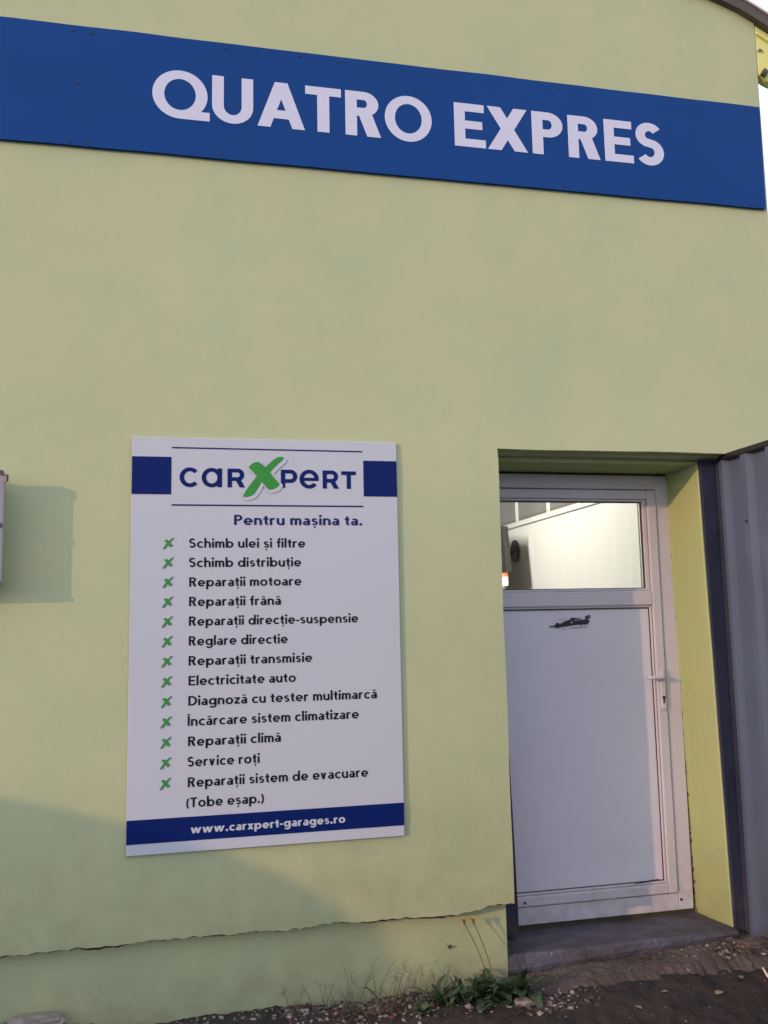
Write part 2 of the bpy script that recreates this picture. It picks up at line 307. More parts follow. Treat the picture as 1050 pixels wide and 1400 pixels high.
def glyph(ch, w):
    """Polygons and advance width for one character; cap height is 1."""
    t = w * 0.86; sb = 0.060 - max(0, w - 0.15) * 0.25; P = []; W = 0.3
    acc = {'ă': 'a', 'â': 'a', 'ș': 's', 'ț': 't', 'Î': 'I'}
    base = acc.get(ch, ch); c = base
    if c == ' ': return [], 0.33
    if c == 'o': P = ring(.345, H/2, .345, H/2+.015, w, t); W = .69
    elif c == 'c': P = [arc(.345, H/2, .345, H/2+.015, w, t, 48, 312)]; W = .57
    elif c == 'e':
        P = [arc(.335, H/2, .335, H/2+.015, w, t, 0, 180), arc(.335, H/2, .335, H/2+.015, w, t, 180, 318), rc(.04, H/2-t*.55, .66, H/2+t*.35)]; W = .67
    elif c == 'a':
        W = .56; P = [rc(W-w, 0, W, H-.24), arc(W-.27, H-.25, .27, .262, w, t, 0, 140)] + ring(.25, .205, .25, .22, w*.95, t*.9) + [rc(.25, .425-t*.9, W-w+.01, .425)]
    elif c == 'b': P = [rc(0, 0, w, 1.06)] + ring(.375, H/2, .335, H/2+.015, w, t); W = .71
    elif c == 'd': P = [rc(.71-w, 0, .71, 1.06)] + ring(.335, H/2, .335, H/2+.015, w, t); W = .71
    elif c == 'p': P = [rc(0, -.30, w, H)] + ring(.375, H/2, .335, H/2+.015, w, t); W = .71
    elif c == 'g':
        P = [rc(.70-w, -.02, .70, H), arc(.36, -.03, .34, .285, w, t, 205, 360)] + ring(.335, H/2+.01, .335, H/2, w, t); W = .70
    elif c == 'f': P = [rc(.10, 0, .10+w, .84), arc(.10+.26, .81, .26, .26, w, t, 95, 180), rc(0, H-t, .36, H)]; W = .36
    elif c == 'h': P = [rc(0, 0, w, 1.06), arc(.30, H-.30, .30, .315, w, t, 0, 150), rc(.60-w, 0, .60, H-.29)]; W = .60
    elif c == 'n': P = [rc(0, 0, w, H), arc(.30, H-.30, .30, .315, w, t, 0, 150), rc(.60-w, 0, .60, H-.29)]; W = .60
    elif c == 'u': P = [rc(.60-w, 0, .60, H), arc(.30, .30, .30, .315, w, t, 180, 330), rc(0, .29, w, H)]; W = .60
    elif c == 'm':
        r_ = .262; P = [rc(0, 0, w, H)]; x = 0
        for k in range(2):
            P += [arc(x + r_, H-.27, r_, .285, w, t, 0, 150), rc(x + 2*r_-w, 0, x + 2*r_, H-.26)]; x += 2*r_ - w
        W = x + w
    elif c == 'r': P = [rc(0, 0, w, H), arc(.29, H-.30, .29, .315, w, t, 62, 150)]; W = .42
    elif c == 'i': P = [rc(0, 0, w, H)] + ring(w/2, H+.235, w*.62, w*.62, w*.619, w*.619); W = w
    elif c == 'l': P = [rc(0, 0, w, 1.06)]; W = w
    elif c == 't': P = [rc(.10, .20, .10+w, .90), arc(.10+.24, .215, .24, .23, w, t, 180, 275), rc(0, H-t, .37, H)]; W = .38
    elif c == 's': P = ess(H+.01, .50, min(w, .165), min(t, .145)); W = .50
    elif c == 'v': P = [dia(.25-w*.45, 0, 0, H, w*1.02), dia(.25-w*.45, 0, .50-w*.9, H, w*1.02)]; W = .60
    elif c == 'w':
        P = []
        for x in (0, .42): P += [dia(x+.20-w*.2, 0, x, H, w), dia(x+.20-w*.2, 0, x+.42-w*.1, H, w)]
        W = .42*2 + w*.9
    elif c == 'x': P = [dia(0, 0, .58-w*1.15, H, w*1.15), dia(.58-w*1.15, 0, 0, H, w*1.15)]; W = .58
    elif c == 'z': P = [rc(0, H-t, .50, H), rc(0, 0, .50, t), dia(0, t*.9, .50-w*1.2, H-t*.9, w*1.2)]; W = .50
    elif c == '.': P = ring(w*.62, w*.55, w*.62, w*.62, w*.619, w*.619); W = w*1.24
    elif c == '-': P = [rc(0, .27, .31, .27+t)]; W = .31
    elif c == '(': P = [arc(.62, .40, .62, .80, w*.85, w*.6, 138, 222)]; W = .26
    elif c == ')': P = [arc(-.36, .40, .62, .80, w*.85, w*.6, -42, 42)]; W = .26
    elif c == 'S': P = ess(1.015, .62, w*1.02, t); W = .62
    elif c == 'R': P = [rc(0, 0, w, 1), arc(.34, .725, .28, .275, w, t, -90, 90), rc(w*.5, 1-t, .345, 1), rc(w*.5, .45, .345, .45+t), dia(.66-w*1.2, 0, .24, .50, w*1.2)]; W = .68
    elif c == 'P': P = [rc(0, 0, w, 1), arc(.32, .705, .29, .295, w, t, -90, 90), rc(w*.5, 1-t, .325, 1), rc(w*.5, .41, .325, .41+t)]; W = .61
    elif c == 'E': P = [rc(0, 0, w, 1), rc(w*.5, 1-t, .60, 1), rc(w*.5, 0, .62, t), rc(w*.5, .5-t*.45, .56, .5+t*.55)]; W = .62
    elif c == 'D': P = [rc(0, 0, w, 1), arc(.30, .5, .47, .5, w, t, -90, 90), rc(w*.5, 1-t, .305, 1), rc(w*.5, 0, .305, t)]; W = .77
    elif c == 'I': P = [rc(0, 0, w, 1)]; W = w
    elif c == 'T': P = [rc(0, 1-t, .64, 1), rc(.32-w/2, 0, .32+w/2, 1-t*.5)]; W = .64
    elif c == 'U': P = [rc(0, .35, w, 1), rc(.76-w, .35, .76, 1), arc(.38, .36, .38, .375, w, t, 180, 360)]; W = .76
    elif c == 'A': P = [dia(0, 0, .44-w*.55, 1, w*1.1), dia(.88-w*1.1, 0, .44-w*.55, 1, w*1.1), rc(.18, .20, .70, .20+t)]; W = .88
    elif c == 'O': P = ring(.50, .5, .50, .52, w, t); W = 1.0
    elif c == 'Q': P = ring(.50, .5, .50, .52, w, t) + [rc(.52, -.02, 1.04, -.02+t)]; W = 1.04
    elif c == 'X': P = [dia(0, 0, .80-w*1.25, 1, w*1.25), dia(.80-w*1.25, 0, 0, 1, w*1.25)]; W = .80
    if ch == 'ă': P = P + [arc(.29, .98, .18, .17, w*.6, w*.6, 195, 345)]
    if ch in 'âÎ':
        cx = .29 if ch == 'â' else w/2; y = .80 if ch == 'â' else 1.08
        P = P + [dia(cx-.19, y, cx-w*.4, y+.15, w*.8), dia(cx+.19-w*.8, y, cx-w*.4, y+.15, w*.8)]
    if ch in 'șț':
        cx = .25 if ch == 'ș' else .26
        P = P + [q4((cx-.07, -.30), (cx+.01, -.30), (cx+.10, -.11), (cx-.05, -.11))]
    return P, W + 2 * sb
def flat(bm, polys, fn, mi=0):
    """Union of polygons as one clean flat sheet (no overlapping faces); fn maps 2-D points to the world."""
    vs = []; fs = []
    for p in polys:
        if sum(p[i-1][0] * p[i][1] - p[i][0] * p[i-1][1] for i in range(len(p))) < 0: p = p[::-1]
        k = len(vs); vs += [Vector(x) for x in p]; fs.append(list(range(k, len(vs))))
    if not fs: return
    v, e, f, ov, oe, of = geometry.delaunay_2d_cdt(vs, [], fs, 0, 1e-5)
    nv = {}
    def g(i):
        if i not in nv: nv[i] = bm.verts.new(fn(v[i].x, v[i].y))
        return nv[i]
    for i, t_ in enumerate(f):
        if of[i]:
            fc = bm.faces.new([g(j) for j in t_]); fc.material_index = mi
            fc.normal_update()
            if fc.normal.y > 0: fc.normal_flip()
def text_bm(s, x0, x1, z, cap, w, y):
    """One line of lettering from x0 to x1 (width fitted), baseline z, on the plane y."""
    bm = bmesh.new(); runs = []; x = 0
    for ch in s:
        P, a = glyph(ch, w); runs.append((P, x)); x += a
    sb = 0.060 - max(0, w - 0.15) * 0.25
    total = x - 2 * sb; k = (x1 - x0) / (total)
    for P, ox in runs:
        flat(bm, P, lambda a, b, ox=ox: (x0 + (a + ox) * k, y, z + b * cap))
    return bm, k / cap
def letter_bm(ch, x0, x1, z, cap, w, y):
    P, a = glyph(ch, w); xs = [p[0] for q in P for p in q]; lo, hi = min(xs), max(xs); k = (x1 - x0) / (hi - lo)
    bm = bmesh.new(); flat(bm, P, lambda u, v: (x0 + (u - lo) * k, y, z + v * cap)); return bm

# ------------------------------------------------------------------ ground
def gz(x, y):
    """Height of the soil: nearly level, lumpy close to the wall, a shallow hollow before the door."""
    z = -0.012 + 0.012 * noise.noise((x * 2.3, y * 2.3, 0)) + 0.010 * noise.noise((x * 7, y * 7, 3)) + (0.010 * noise.fractal((x * 18, y * 18, 5), 0.8, 2.1, 5) if -1.1 < x < 3 and y > -1.2 else 0)
    if x < -0.1: z += min(0.055, (-0.1 - x) * 0.10)
    if x > 1.05: q = min(1, max(0, (y + 0.50) / 0.36)); z += (0.004 + 0.040 * min(1, max(0, (x - 1.15) / 1.1))) * min(1, (x - 1.05) * 6) * q * q * (3 - 2 * q)
    far = max(0, math.hypot(x, y) - 6); return z * math.exp(-far * 0.3)
bm = bmesh.new()
def axis(lo, hi, step, far):
    a = [lo + step * i for i in range(int((hi - lo) / step) + 1)]; s = step; p = a[-1]; up_ = []; q = a[0]; dn = []
    while p < far: s *= 1.35; p += s; up_.append(p)
    s = step
    while q > -far: s *= 1.35; q -= s; dn.append(q)
    return dn[::-1] + a + up_
ax = axis(-1.0, 2.8, 0.012, 900); ay = axis(-0.9, 0.36, 0.012, 900)
gv = [[bm.verts.new((x, y, gz(x, y))) for y in ay] for x in ax]
for i in range(len(ax) - 1):
    for j in range(len(ay) - 1): bm.faces.new((gv[i][j], gv[i+1][j], gv[i+1][j+1], gv[i][j+1]))
tag(obj('ground', bm, M['soil'], smooth=True), None, kind='structure')

# ------------------------------------------------------------------ the garage building
bld = empty('garage_building', (0, 0, 0), 'yellow green plastered garage wall with a recessed white door and a curved roof edge', 'building')
X0, X1 = -5.0, 2.545                       # facade from the left end to the right corner
DL, DR, DX, DT = 1.213, 2.200, 2.300, 2.056           # door opening: left jamb, set-back right pier, right edge of the outer opening, lintel
verge = [(2.98, 3.89), (2.80, 3.985), (2.70, 4.032), (2.624, 4.068), (2.546, 4.107), (2.465, 4.145), (2.379, 4.174), (2.316, 4.192), (2.1, 4.240), (1.8, 4.298), (1.3, 4.378), (0.6, 4.47), (-0.3, 4.55), (-1.2, 4.60), (-2.1, 4.61), (-3.4, 4.55), (-4.6, 4.41), (-5.3, 4.25)]
def verge_z(x):
    for (a, za), (b, zb) in zip(verge, verge[1:]):
        if b <= x <= a: return zb + (za - zb) * (x - b) / (a - b)
    return verge[0][1] if x > verge[0][0] else verge[-1][1]
def jit(p, a, s): return a * noise.noise((p * s, 1.7, 0.3))
# plaster coat: a 5 cm layer whose ragged lower edge stands proud of the plinth
outl = []
n = 520
for i in range(n + 1):
    x = X0 + (DL + 0.002 - X0) * i / n
    outl.append((x, 0.276 + jit(x, 0.010, 3.1) + jit(x + 9, 0.007, 11) + 0.006 * noise.noise((x * 31, 0, 0)) + 0.004 * noise.noise((x * 83, 2, 0)) + (0.012 if x > 1.02 else 0) * min(1, (x - 1.02) * 12)))
low_edge = list(outl)
for i in range(1, 40): z = 0.276 + (DT - 0.276) * i / 40; outl.append((DL + 0.003 * (1 - i / 40) + jit(z, 0.003, 4) + 0.0012 * noise.noise((z * 22, 4, 0)), z))
for i in range(31): x = DL + (DX - DL) * i / 30; outl.append((x - 0.001, DT + jit(x, 0.004, 4)))
outl += [(DX, 1.0), (DX, -0.2), (X1 + 0.004, -0.2)]
outl += [(X1 + 0.006 * z / 4, z) for z in (0.5, 1.5, 2.5, 3.3)]
xs = [2.545 - (2.545 - X0) * i / 60 for i in range(61)]
outl += [(x + (0.008 if i == 0 else 0), verge_z(x) + 0.03) for i, x in enumerate(xs)]
bm = bmesh.new(); prism(bm, outl, 0.0, 0.052)
bmesh.ops.triangulate(bm, faces=[f for f in bm.faces if len(f.verts) > 4])
obj('facade_plaster', bm, M['plaster'], bld, bevel=0.0022)
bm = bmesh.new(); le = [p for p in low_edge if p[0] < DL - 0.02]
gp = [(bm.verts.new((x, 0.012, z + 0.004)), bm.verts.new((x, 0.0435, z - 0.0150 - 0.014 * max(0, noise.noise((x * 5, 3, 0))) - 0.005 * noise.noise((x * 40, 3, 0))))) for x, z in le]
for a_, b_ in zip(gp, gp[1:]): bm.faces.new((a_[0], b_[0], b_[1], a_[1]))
obj('edge_shade_strip', bm, M['gap_and_shade'], bld)  # dark strip that paints the shade under the plaster's lower edge
# masonry behind it, with the deeper door reveal and inner lintel
bm = bmesh.new()
box(bm, X0, DL - 0.005, 0.054, 0.33, 0.33, 3.9); box(bm, X0, 1.150, 0.3302, 0.43, -0.2, 3.9)
box(bm, DL - 0.0048, 2.543, 0.054, 0.13, DT - 0.006, 3.9)
box(bm, DX + 0.004, 2.543, 0.054, 0.13, -0.2, DT - 0.0062)
obj('masonry', bm, M['plaster'], bld, bevel=0.004)
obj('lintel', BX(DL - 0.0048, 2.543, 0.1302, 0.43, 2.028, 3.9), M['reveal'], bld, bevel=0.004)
bm = bmesh.new(); rz = [(-0.2 + 2.2278 * k / 40) for k in range(41)]              # right pier with a slightly wavy hand-plastered reveal
ry = [0.1302] + [0.135 + 0.29 * k / 12 for k in range(13)]
pv = [[bm.verts.new((DR + 0.006 - 0.0145 * z_ + jit(z_ + 3, 0.0035, 3) + 0.0015 * noise.noise((y_ * 14, z_ * 9, 0)) + (0.004 if q == 0 else 0), y_ - (0.024 if q == 0 else 0.022 if q == 1 else 0), z_)) for z_ in rz] for q, y_ in enumerate(ry)]
rgt = [bm.verts.new((2.3035, 0.1065, z_)) for z_ in rz]
for k in range(40):
    for q in range(len(ry) - 1): bm.faces.new((pv[q][k], pv[q][k+1], pv[q+1][k+1], pv[q+1][k]))
    bm.faces.new((rgt[k], rgt[k+1], pv[0][k+1], pv[0][k]))
bmesh.ops.recalc_face_normals(bm, faces=bm.faces)
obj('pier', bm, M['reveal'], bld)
# side wall and rear, so that the room is closed
bm = bmesh.new(); box(bm, 2.40, 2.543, 0.4302, 7.0, -0.2, 3.9); box(bm, X0, 2.543, 7.0002, 7.15, -0.2, 3.9); box(bm, X0, X0 + 0.145, 0.4302, 7.0, -0.2, 3.9)
obj('side_wall', bm, M['plaster'], bld)
# plinth
bm = bmesh.new(); n = 90; rows = 8
pv = []
for i in range(n + 1):
    x = X0 + (1.197 - X0) * i / n; pv.append([bm.verts.new((x, 0.048 + 0.004 * noise.noise((x * 3, k * 0.4, 0)), -0.25 + 0.60 * k / rows)) for k in range(rows + 1)])
for i in range(n):
    for k in range(rows): bm.faces.new((pv[i][k], pv[i+1][k], pv[i+1][k+1], pv[i][k+1]))
back = [bm.verts.new((1.197 + 0.004, 0.329, -0.25 + 0.60 * k / rows)) for k in range(rows + 1)]
for k in range(rows): bm.faces.new((pv[n][k], back[k], back[k+1], pv[n][k+1]))
obj('plinth', bm, M['plinth'], bld, smooth=False)
bm = bmesh.new(); flat(bm, [[(0.9665 + 0.0075 * (1 + .35 * noise.noise((k, 1, 1))) * math.cos(k * .63), 0.141 + 0.0075 * (1 + .35 * noise.noise((k, 5, 1))) * math.sin(k * .63)) for k in range(10)]] + stroke([(0.975, .142), (.985, .139), (.994, .141)], .0018) + stroke([(.960, .146), (.952, .155)], .0016), lambda a, b: (a, 0.0425, b))
obj('chipped_hole', bm, M['gap_and_shade'], bld)
# roof: curved sheet with a thick dark verge and a pale top trim
back_v = [(2.556, verge_z(2.556))] + [p for p in verge if p[0] < 2.55]
bm = bmesh.new(); prism(bm, [(x, z) for x, z in verge] + [(x + 0.02, z + 0.044) for x, z in verge[::-1]], -0.03, 0.118)
prism(bm, [(x, z) for x, z in back_v] + [(x + 0.008, z + 0.042) for x, z in back_v[::-1]], 0.1182, 7.2)
rf = obj('roof', bm, M['roof'], bld)
bm = bmesh.new(); prism(bm, [(x + 0.021, z + 0.046) for x, z in verge] + [(x + 0.024, z + 0.055) for x, z in verge[::-1]], -0.036, 0.12)
obj('roof_trim', bm, M['roof_edge'], rf)
# short yellow eaves return at the corner, under the roof edge, with its rainwater outlet
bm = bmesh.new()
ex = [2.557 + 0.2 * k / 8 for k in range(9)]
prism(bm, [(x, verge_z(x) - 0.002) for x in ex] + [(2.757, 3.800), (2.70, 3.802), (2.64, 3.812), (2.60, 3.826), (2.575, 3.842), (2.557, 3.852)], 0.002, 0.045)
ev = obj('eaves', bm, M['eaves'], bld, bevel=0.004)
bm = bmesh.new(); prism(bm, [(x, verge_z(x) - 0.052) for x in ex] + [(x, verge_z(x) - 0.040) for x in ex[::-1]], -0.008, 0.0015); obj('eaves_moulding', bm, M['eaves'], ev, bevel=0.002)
bm = bmesh.new(); tube(bm, [(2.560, -0.004, 3.965), (2.568, -0.004, 3.975), (2.578, -0.004, 3.974), (2.584, -0.004, 3.965)], 0.003, 6); obj('hook', bm, M['roof'], ev)
bm = bmesh.new(); tube(bm, [(2.572, -0.008, 3.862), (2.592, -0.008, 3.850)], 0.018, 12); obj('drain_outlet', bm, M['roof'], ev)
# inside of the room
bm = bmesh.new(); box(bm, 2.385, 2.398, 0.432, 6.99, 0.1, 3.1); obj('interior_wall', bm, M['inner'], bld)
bm = bmesh.new(); box(bm, X0 + 0.15, 2.384, 6.90, 6.98, 0.1, 3.1); box(bm, X0 + 0.15, X0 + 0.2, 0.434, 6.89, 0.1, 3.1); obj('interior_partition', bm, M['inner'], bld)
bm = bmesh.new(); box(bm, X0 + 0.2, 2.384, 0.432, 6.89, 3.0, 3.08); obj('ceiling', bm, M['inner'], bld)
bm = bmesh.new(); box(bm, X0 + 0.2, 2.384, 0.432, 6.89, 0.0, 0.09); obj('interior_floor', bm, M['concrete'], bld)
obj('window_sill', BX(2.370, 2.3845, 0.432, 6.88, 2.040, 2.058), M['inner_trim'], bld, bevel=0.003)
for a, b in ((1.70, 2.215), (2.222, 2.80), (2.807, 3.40), (3.407, 4.0)):
    w_ = obj('window', BX(2.374, 2.3845, a, b, 2.0582, 2.62), M['inner_trim'], bld)
    obj('pane', BX(2.3725, 2.3738, a + .028, b - .028, 2.078, 2.58), M['pane'], w_)
bm = bmesh.new(); box(bm, 2.378, 2.3845, 1.02, 1.11, 0.1, 2.029); obj('interior_pilaster', bm, M['inner'], bld, bevel=0.003)

# door: white PVC, glazed above a mid rail, plain panel below
YD = 0.37  # door x and z sizes were scaled about the camera for this deeper plane
def frame(bm, x0, x1, z0, z1, wl, wr, wb, wt, y0, y1):
    """A four-sided frame; the uprights run through, the rails butt against them."""
    box(bm, x0, x0 + wl, y0, y1, z0, z1); box(bm, x1 - wr, x1, y0, y1, z0, z1)
    box(bm, x0 + wl, x1 - wr, y0, y1, z0, z0 + wb); box(bm, x0 + wl, x1 - wr, y0, y1, z1 - wt, z1)
bm = bmesh.new(); frame(bm, 1.155, 2.192, 0.074, 2.0185, 0.068, 0.072, 0.072, 0.066, YD, YD + 0.058)
door = obj('door', bm, M['pvc'], bld, bevel=0.004)
door['label'] = 'white plastic door with a clear upper pane and plain lower panel'
GX0, GX1 = 1.268, 2.069
bm = bmesh.new(); frame(bm, 1.2265, 2.1155, 0.150, 1.9485, 0.040, 0.045, 0.042, 0.043, YD - 0.008, YD + 0.056); box(bm, 1.267, 2.070, YD - 0.008, YD + 0.056, 1.417, 1.483)
obj('leaf', bm, M['pvc'], door, bevel=0.005)
bm = bmesh.new(); frame(bm, GX0, GX1, 1.4835, 1.905, 0.014, 0.022, 0.010, 0.010, YD + 0.002, YD + 0.02); frame(bm, GX0, GX1, 0.1925, 1.4165, 0.012, 0.010, 0.010, 0.010, YD + 0.002, YD + 0.02)
obj('glazing_bead', bm, M['pvc'], door, bevel=0.004)
bm = bmesh.new(); frame(bm, 1.2825, 2.0465, 1.494, 1.8945, 0.004, 0.0045, 0.003, 0.005, YD + 0.008, YD + 0.018); frame(bm, 1.2805, 2.0585, 0.203, 1.406, 0.0025, 0.003, 0.003, 0.004, YD + 0.008, YD + 0.018)
frame(bm, 1.2235, 2.1195, 0.1465, 1.952, 0.0028, 0.0038, 0.0032, 0.0033, YD + 0.01, YD + 0.05)
obj('gasket', bm, M['gasket'], door)
bm = bmesh.new(); frame(bm, 1.1555, 2.1995, 0.0512, 2.027, 0.0005, 0.0072, 0.0225, 0.0082, YD + 0.012, YD + 0.04); obj('joint', bm, M['gap_and_shade'], door)
obj('glass', BX(1.272, 2.066, YD + 0.022, YD + 0.026, 1.486, 1.903), M['glass'], door)
bm = bmesh.new(); n1, n2 = 12, 20; gp = [[bm.verts.new((1.272 + 0.794 * i / n1, YD + 0.0125 + 0.0016 * noise.noise((i * .33, k * .27, 2)), 0.196 + 1.217 * k / n2)) for k in range(n2 + 1)] for i in range(n1 + 1)]
for i in range(n1):
    for k in range(n2): bm.faces.new((gp[i][k], gp[i+1][k], gp[i+1][k+1], gp[i][k+1]))
obj('panel', bm, M['pvc_panel'], door, smooth=True)
# lever handle, long plate, key cylinder, screws
HX = 2.094
bm = bmesh.new(); box(bm, HX - .012, HX + .012, YD - 0.017, YD - 0.0085, 0.945, 1.130); obj('handle_plate', bm, M['pvc'], door, bevel=0.006, seg=3)
bm = bmesh.new(); tube(bm, [(HX, YD - 0.012, 1.090), (HX, YD - 0.026, 1.090), (HX - .004, YD - 0.034, 1.090), (HX - .016, YD - 0.037, 1.0905), (HX - .06, YD - 0.038, 1.091), (HX - .085, YD - 0.035, 1.092)], [0.010, 0.010, 0.0095, 0.009, 0.008, 0.007], 12); obj('handle', bm, M['pvc'], door, smooth=True)
bm = bmesh.new(); disc_y(bm, HX, 1.000, 0.0085, YD - 0.0185, YD - 0.016); box(bm, HX - .004, HX + .004, YD - 0.0183, YD - 0.016, 0.975, 0.996); obj('key_cylinder', bm, M['metal_dark'], door)
for x, z in ((1.395, 0.168), (2.131, 0.118)):
    bm = bmesh.new(); disc_y(bm, x, z, 0.006, YD - 0.0105 if x < 2.0 else YD - 0.0025, YD + 0.002, 10); obj('screw', bm, M['metal_dark'], door)
stx = random.Random(3)
def scuff(x0, x1, z, th, y, m):
    top = []; bot = []; nn = 14
    for k in range(nn + 1):
        f = k / nn; x = x0 + (x1 - x0) * f; h_ = th * math.sin(math.pi * min(1, f * .96 + .02)) ** .5 * stx.uniform(.35, 1); zz = z + 0.012 * (f - .5)
        top.append((x, zz + h_)); bot.append((x, zz - h_ * stx.uniform(.2, .7)))
    bm = bmesh.new(); flat(bm, [top + bot[::-1]], lambda a, b: (a, y, b)); obj('scuff', bm, m, door)
scuff(1.905, 2.03, .205, .0055, YD + 0.0012, M['metal_dark'])
scuff(1.56, 1.83, .142, .0032, YD - 0.0012, M['scrap']); scuff(1.68, 1.80, .128, .002, YD - 0.0012, M['scrap'])
# racing car sticker on the panel: long nose, cockpit, wheels, rear wing and the ground line below
SY = YD + 0.0085
def stk(name, polys, m, y=SY):
    bm = bmesh.new(); flat(bm, polys, lambda a, b: (1.564 + a * 0.204, y, 1.318 + b * 0.204)); return obj(name, bm, m, door)
def circ(x, z, r, n=14): return [(x + r * math.cos(2*math.pi*k/n), z + r * math.sin(2*math.pi*k/n)) for k in range(n)]
stk('sticker', [[(0, .055), (.02, .035), (.12, .050), (.16, .02), (.30, .04), (.80, .095), (.86, .08), (.93, .10), (.97, .16), (.90, .19), (.84, .17), (.76, .215), (.66, .225), (.56, .24), (.50, .23), (.52, .20), (.46, .185), (.38, .165), (.28, .115), (.16, .085)],
    circ(.20, .075, .058), circ(.34, .095, .045), circ(.88, .145, .062), circ(.76, .12, .05), [(.87, .19), (.98, .215), (.985, .28), (.96, .29), (.86, .265)],], M['sticker'])
stk('sticker_detail', [[(.50, .12), (.54, .11), (.57, .15), (.53, .165)], [(.60, .165), (.78, .185), (.77, .20), (.60, .185)], [(.89, .235), (.955, .248), (.955, .258), (.89, .246)], [(.30, -.02), (.40, -.005), (.40, .008), (.30, -.006)], [(.46, -.005), (.90, .035), (.90, .05), (.70, .038), (.46, .012)], [(.17, .19), (.40, .215), (.40, .222), (.17, .198)]], M['sticker_grey'], SY - 0.0006)
# dark blue strip beside the left jamb, at the foot of the door
bm = bmesh.new(); prism(bm, [(1.2085, 0.08), (1.322, 0.08), (1.316, 0.40), (1.306, 0.80), (1.2085, 0.80)], 0.245, 0.285); obj('jamb_strip', bm, M['fence_dark'], bld, bevel=0.002)
# worn mortar at the foot of the right reveal and a chipped top joint
# door step: painted concrete, worn top, and the rough footing beneath it
bm = bmesh.new(); nx, ny = 44, 14; sv = []
for i in range(nx + 1):
    x = 1.199 + 1.000 * i / nx; row = []
    prof = []
    zb = 0.010 + 0.045 * i / nx
    prof.append((0.052 + jit(x, .004, 9), zb)); prof.append((0.046 + jit(x, .004, 9), zb + 0.02)); prof.append((0.050 + jit(x, .004, 7), 0.074 + 0.004 * i / nx))
    for k in range(ny + 1): prof.append((0.062 + 0.35 * k / ny, 0.081 + 0.004 * i / nx - 0.030 * k / ny + 0.004 * noise.noise((x * 9, k * .35, 1)) * (1 if k < 12 else 0)))
    sv.append([bm.verts.new((x, y, z)) for y, z in prof])
for i in range(nx):
    for k in range(len(sv[0]) - 1): bm.faces.new((sv[i][k], sv[i+1][k], sv[i+1][k+1], sv[i][k+1]))
bm.faces.new([v for v in sv[0]] + [bm.verts.new((1.199, 0.41, 0.0))])
obj('door_step', bm, M['step'], bld)
bm = bmesh.new(); nx, ny = 260, 64; fv = []
def foot_z(x, y): return 0.006 + 0.050 * min(1, (x - 1.185) / 1.25 * 1.33) + 0.007 * noise.noise((x * 9, y * 9, 0)) + 0.0055 * noise.fractal((x * 24, y * 24, 0), 0.7, 2.1, 5) - 0.012 * max(0, noise.noise((x * 6, y * 10, 9)))
for i in range(nx + 1):
    x = 1.185 + 1.25 * i / nx; e = 0.15 + 0.035 * noise.noise((x * 4, 2, 2)) + 0.04 * noise.noise((x * 9, 2, 7)) + 0.02 * noise.noise((x * 37, 2, 7)) + (0.06 if x > 2.0 else 0) * min(1, (x - 2.0) * 6)
    row = []
    for k in range(ny + 1):
        f = k / ny; y = 0.075 - f * (e + 0.075)
        fade = min(1, max(0, (0.95 - f) / 0.4)); z0_ = 0.006 + 0.050 * min(1, i / nx * 1.33); z = z0_ + (foot_z(x, y) - z0_) * fade
        if f > 0.74: z -= ((f - 0.74) / 0.26) ** 1.5 * 0.035; y += 0.007 * noise.fractal((x * 20, y * 20, z * 20), 0.8, 2.1, 4)
        row.append(bm.verts.new((x, y, z)))
    fv.append(row)
for i in range(nx):
    for k in range(ny): bm.faces.new((fv[i][k], fv[i][k+1], fv[i+1][k+1], fv[i+1][k]))
bmesh.ops.recalc_face_normals(bm, faces=bm.faces)
obj('footing', bm, M['concrete'], bld, smooth=False)

# ------------------------------------------------------------------ blue name board
bnd = empty('name_board', (0.69, 0, 3.185), 'long blue board with large white capital letters across the top of the wall', 'sign')
bm = bmesh.new(); pts = []
nb = 60
for i in range(nb + 1): pts.append((-1.15 + (2.531 + 1.15) * i / nb, 3.186 + 0.003 * noise.noise((i * .21, 0, 0))))
for i in range(nb + 1): pts.append((2.537 - (2.537 + 1.15) * i / nb, 3.677 + 0.003 * noise.noise((i * .21, 5, 0))))
prism(bm, pts, -0.015, -0.004)
obj('panel', bm, M['blue'], bnd)
for ch, a, b in (('Q', -.16, .060), ('U', .069, .230), ('A', .247, .437), ('T', .439, .586), ('R', .603, .751), ('O', .768, .969), ('E', 1.067, 1.204), ('X', 1.213, 1.393), ('P', 1.414, 1.556), ('R', 1.580, 1.728), ('E', 1.750, 1.887), ('S', 1.901, 2.035)):
    obj('letter', letter_bm(ch, a, b, 3.339, 0.194, 0.215, -0.0165), M['letter_white'], bnd)
for x, z in ((-.46, 3.655), (-.39, 3.652), (-.46, 3.20), (-.40, 3.20), (.42, 3.66), (.58, 3.655), (.60, 3.20), (1.55, 3.655), (1.55, 3.205), (2.46, 3.20), (2.47, 3.655), (-.44, 3.44), (2.42, 3.33), (.12, 3.655), (.10, 3.205), (1.02, 3.66), (1.03, 3.205)):
    bm = bmesh.new(); disc_y(bm, x, z, 0.0048, -0.0175, -0.014, 10); obj('screw', bm, M['cap'], bnd)

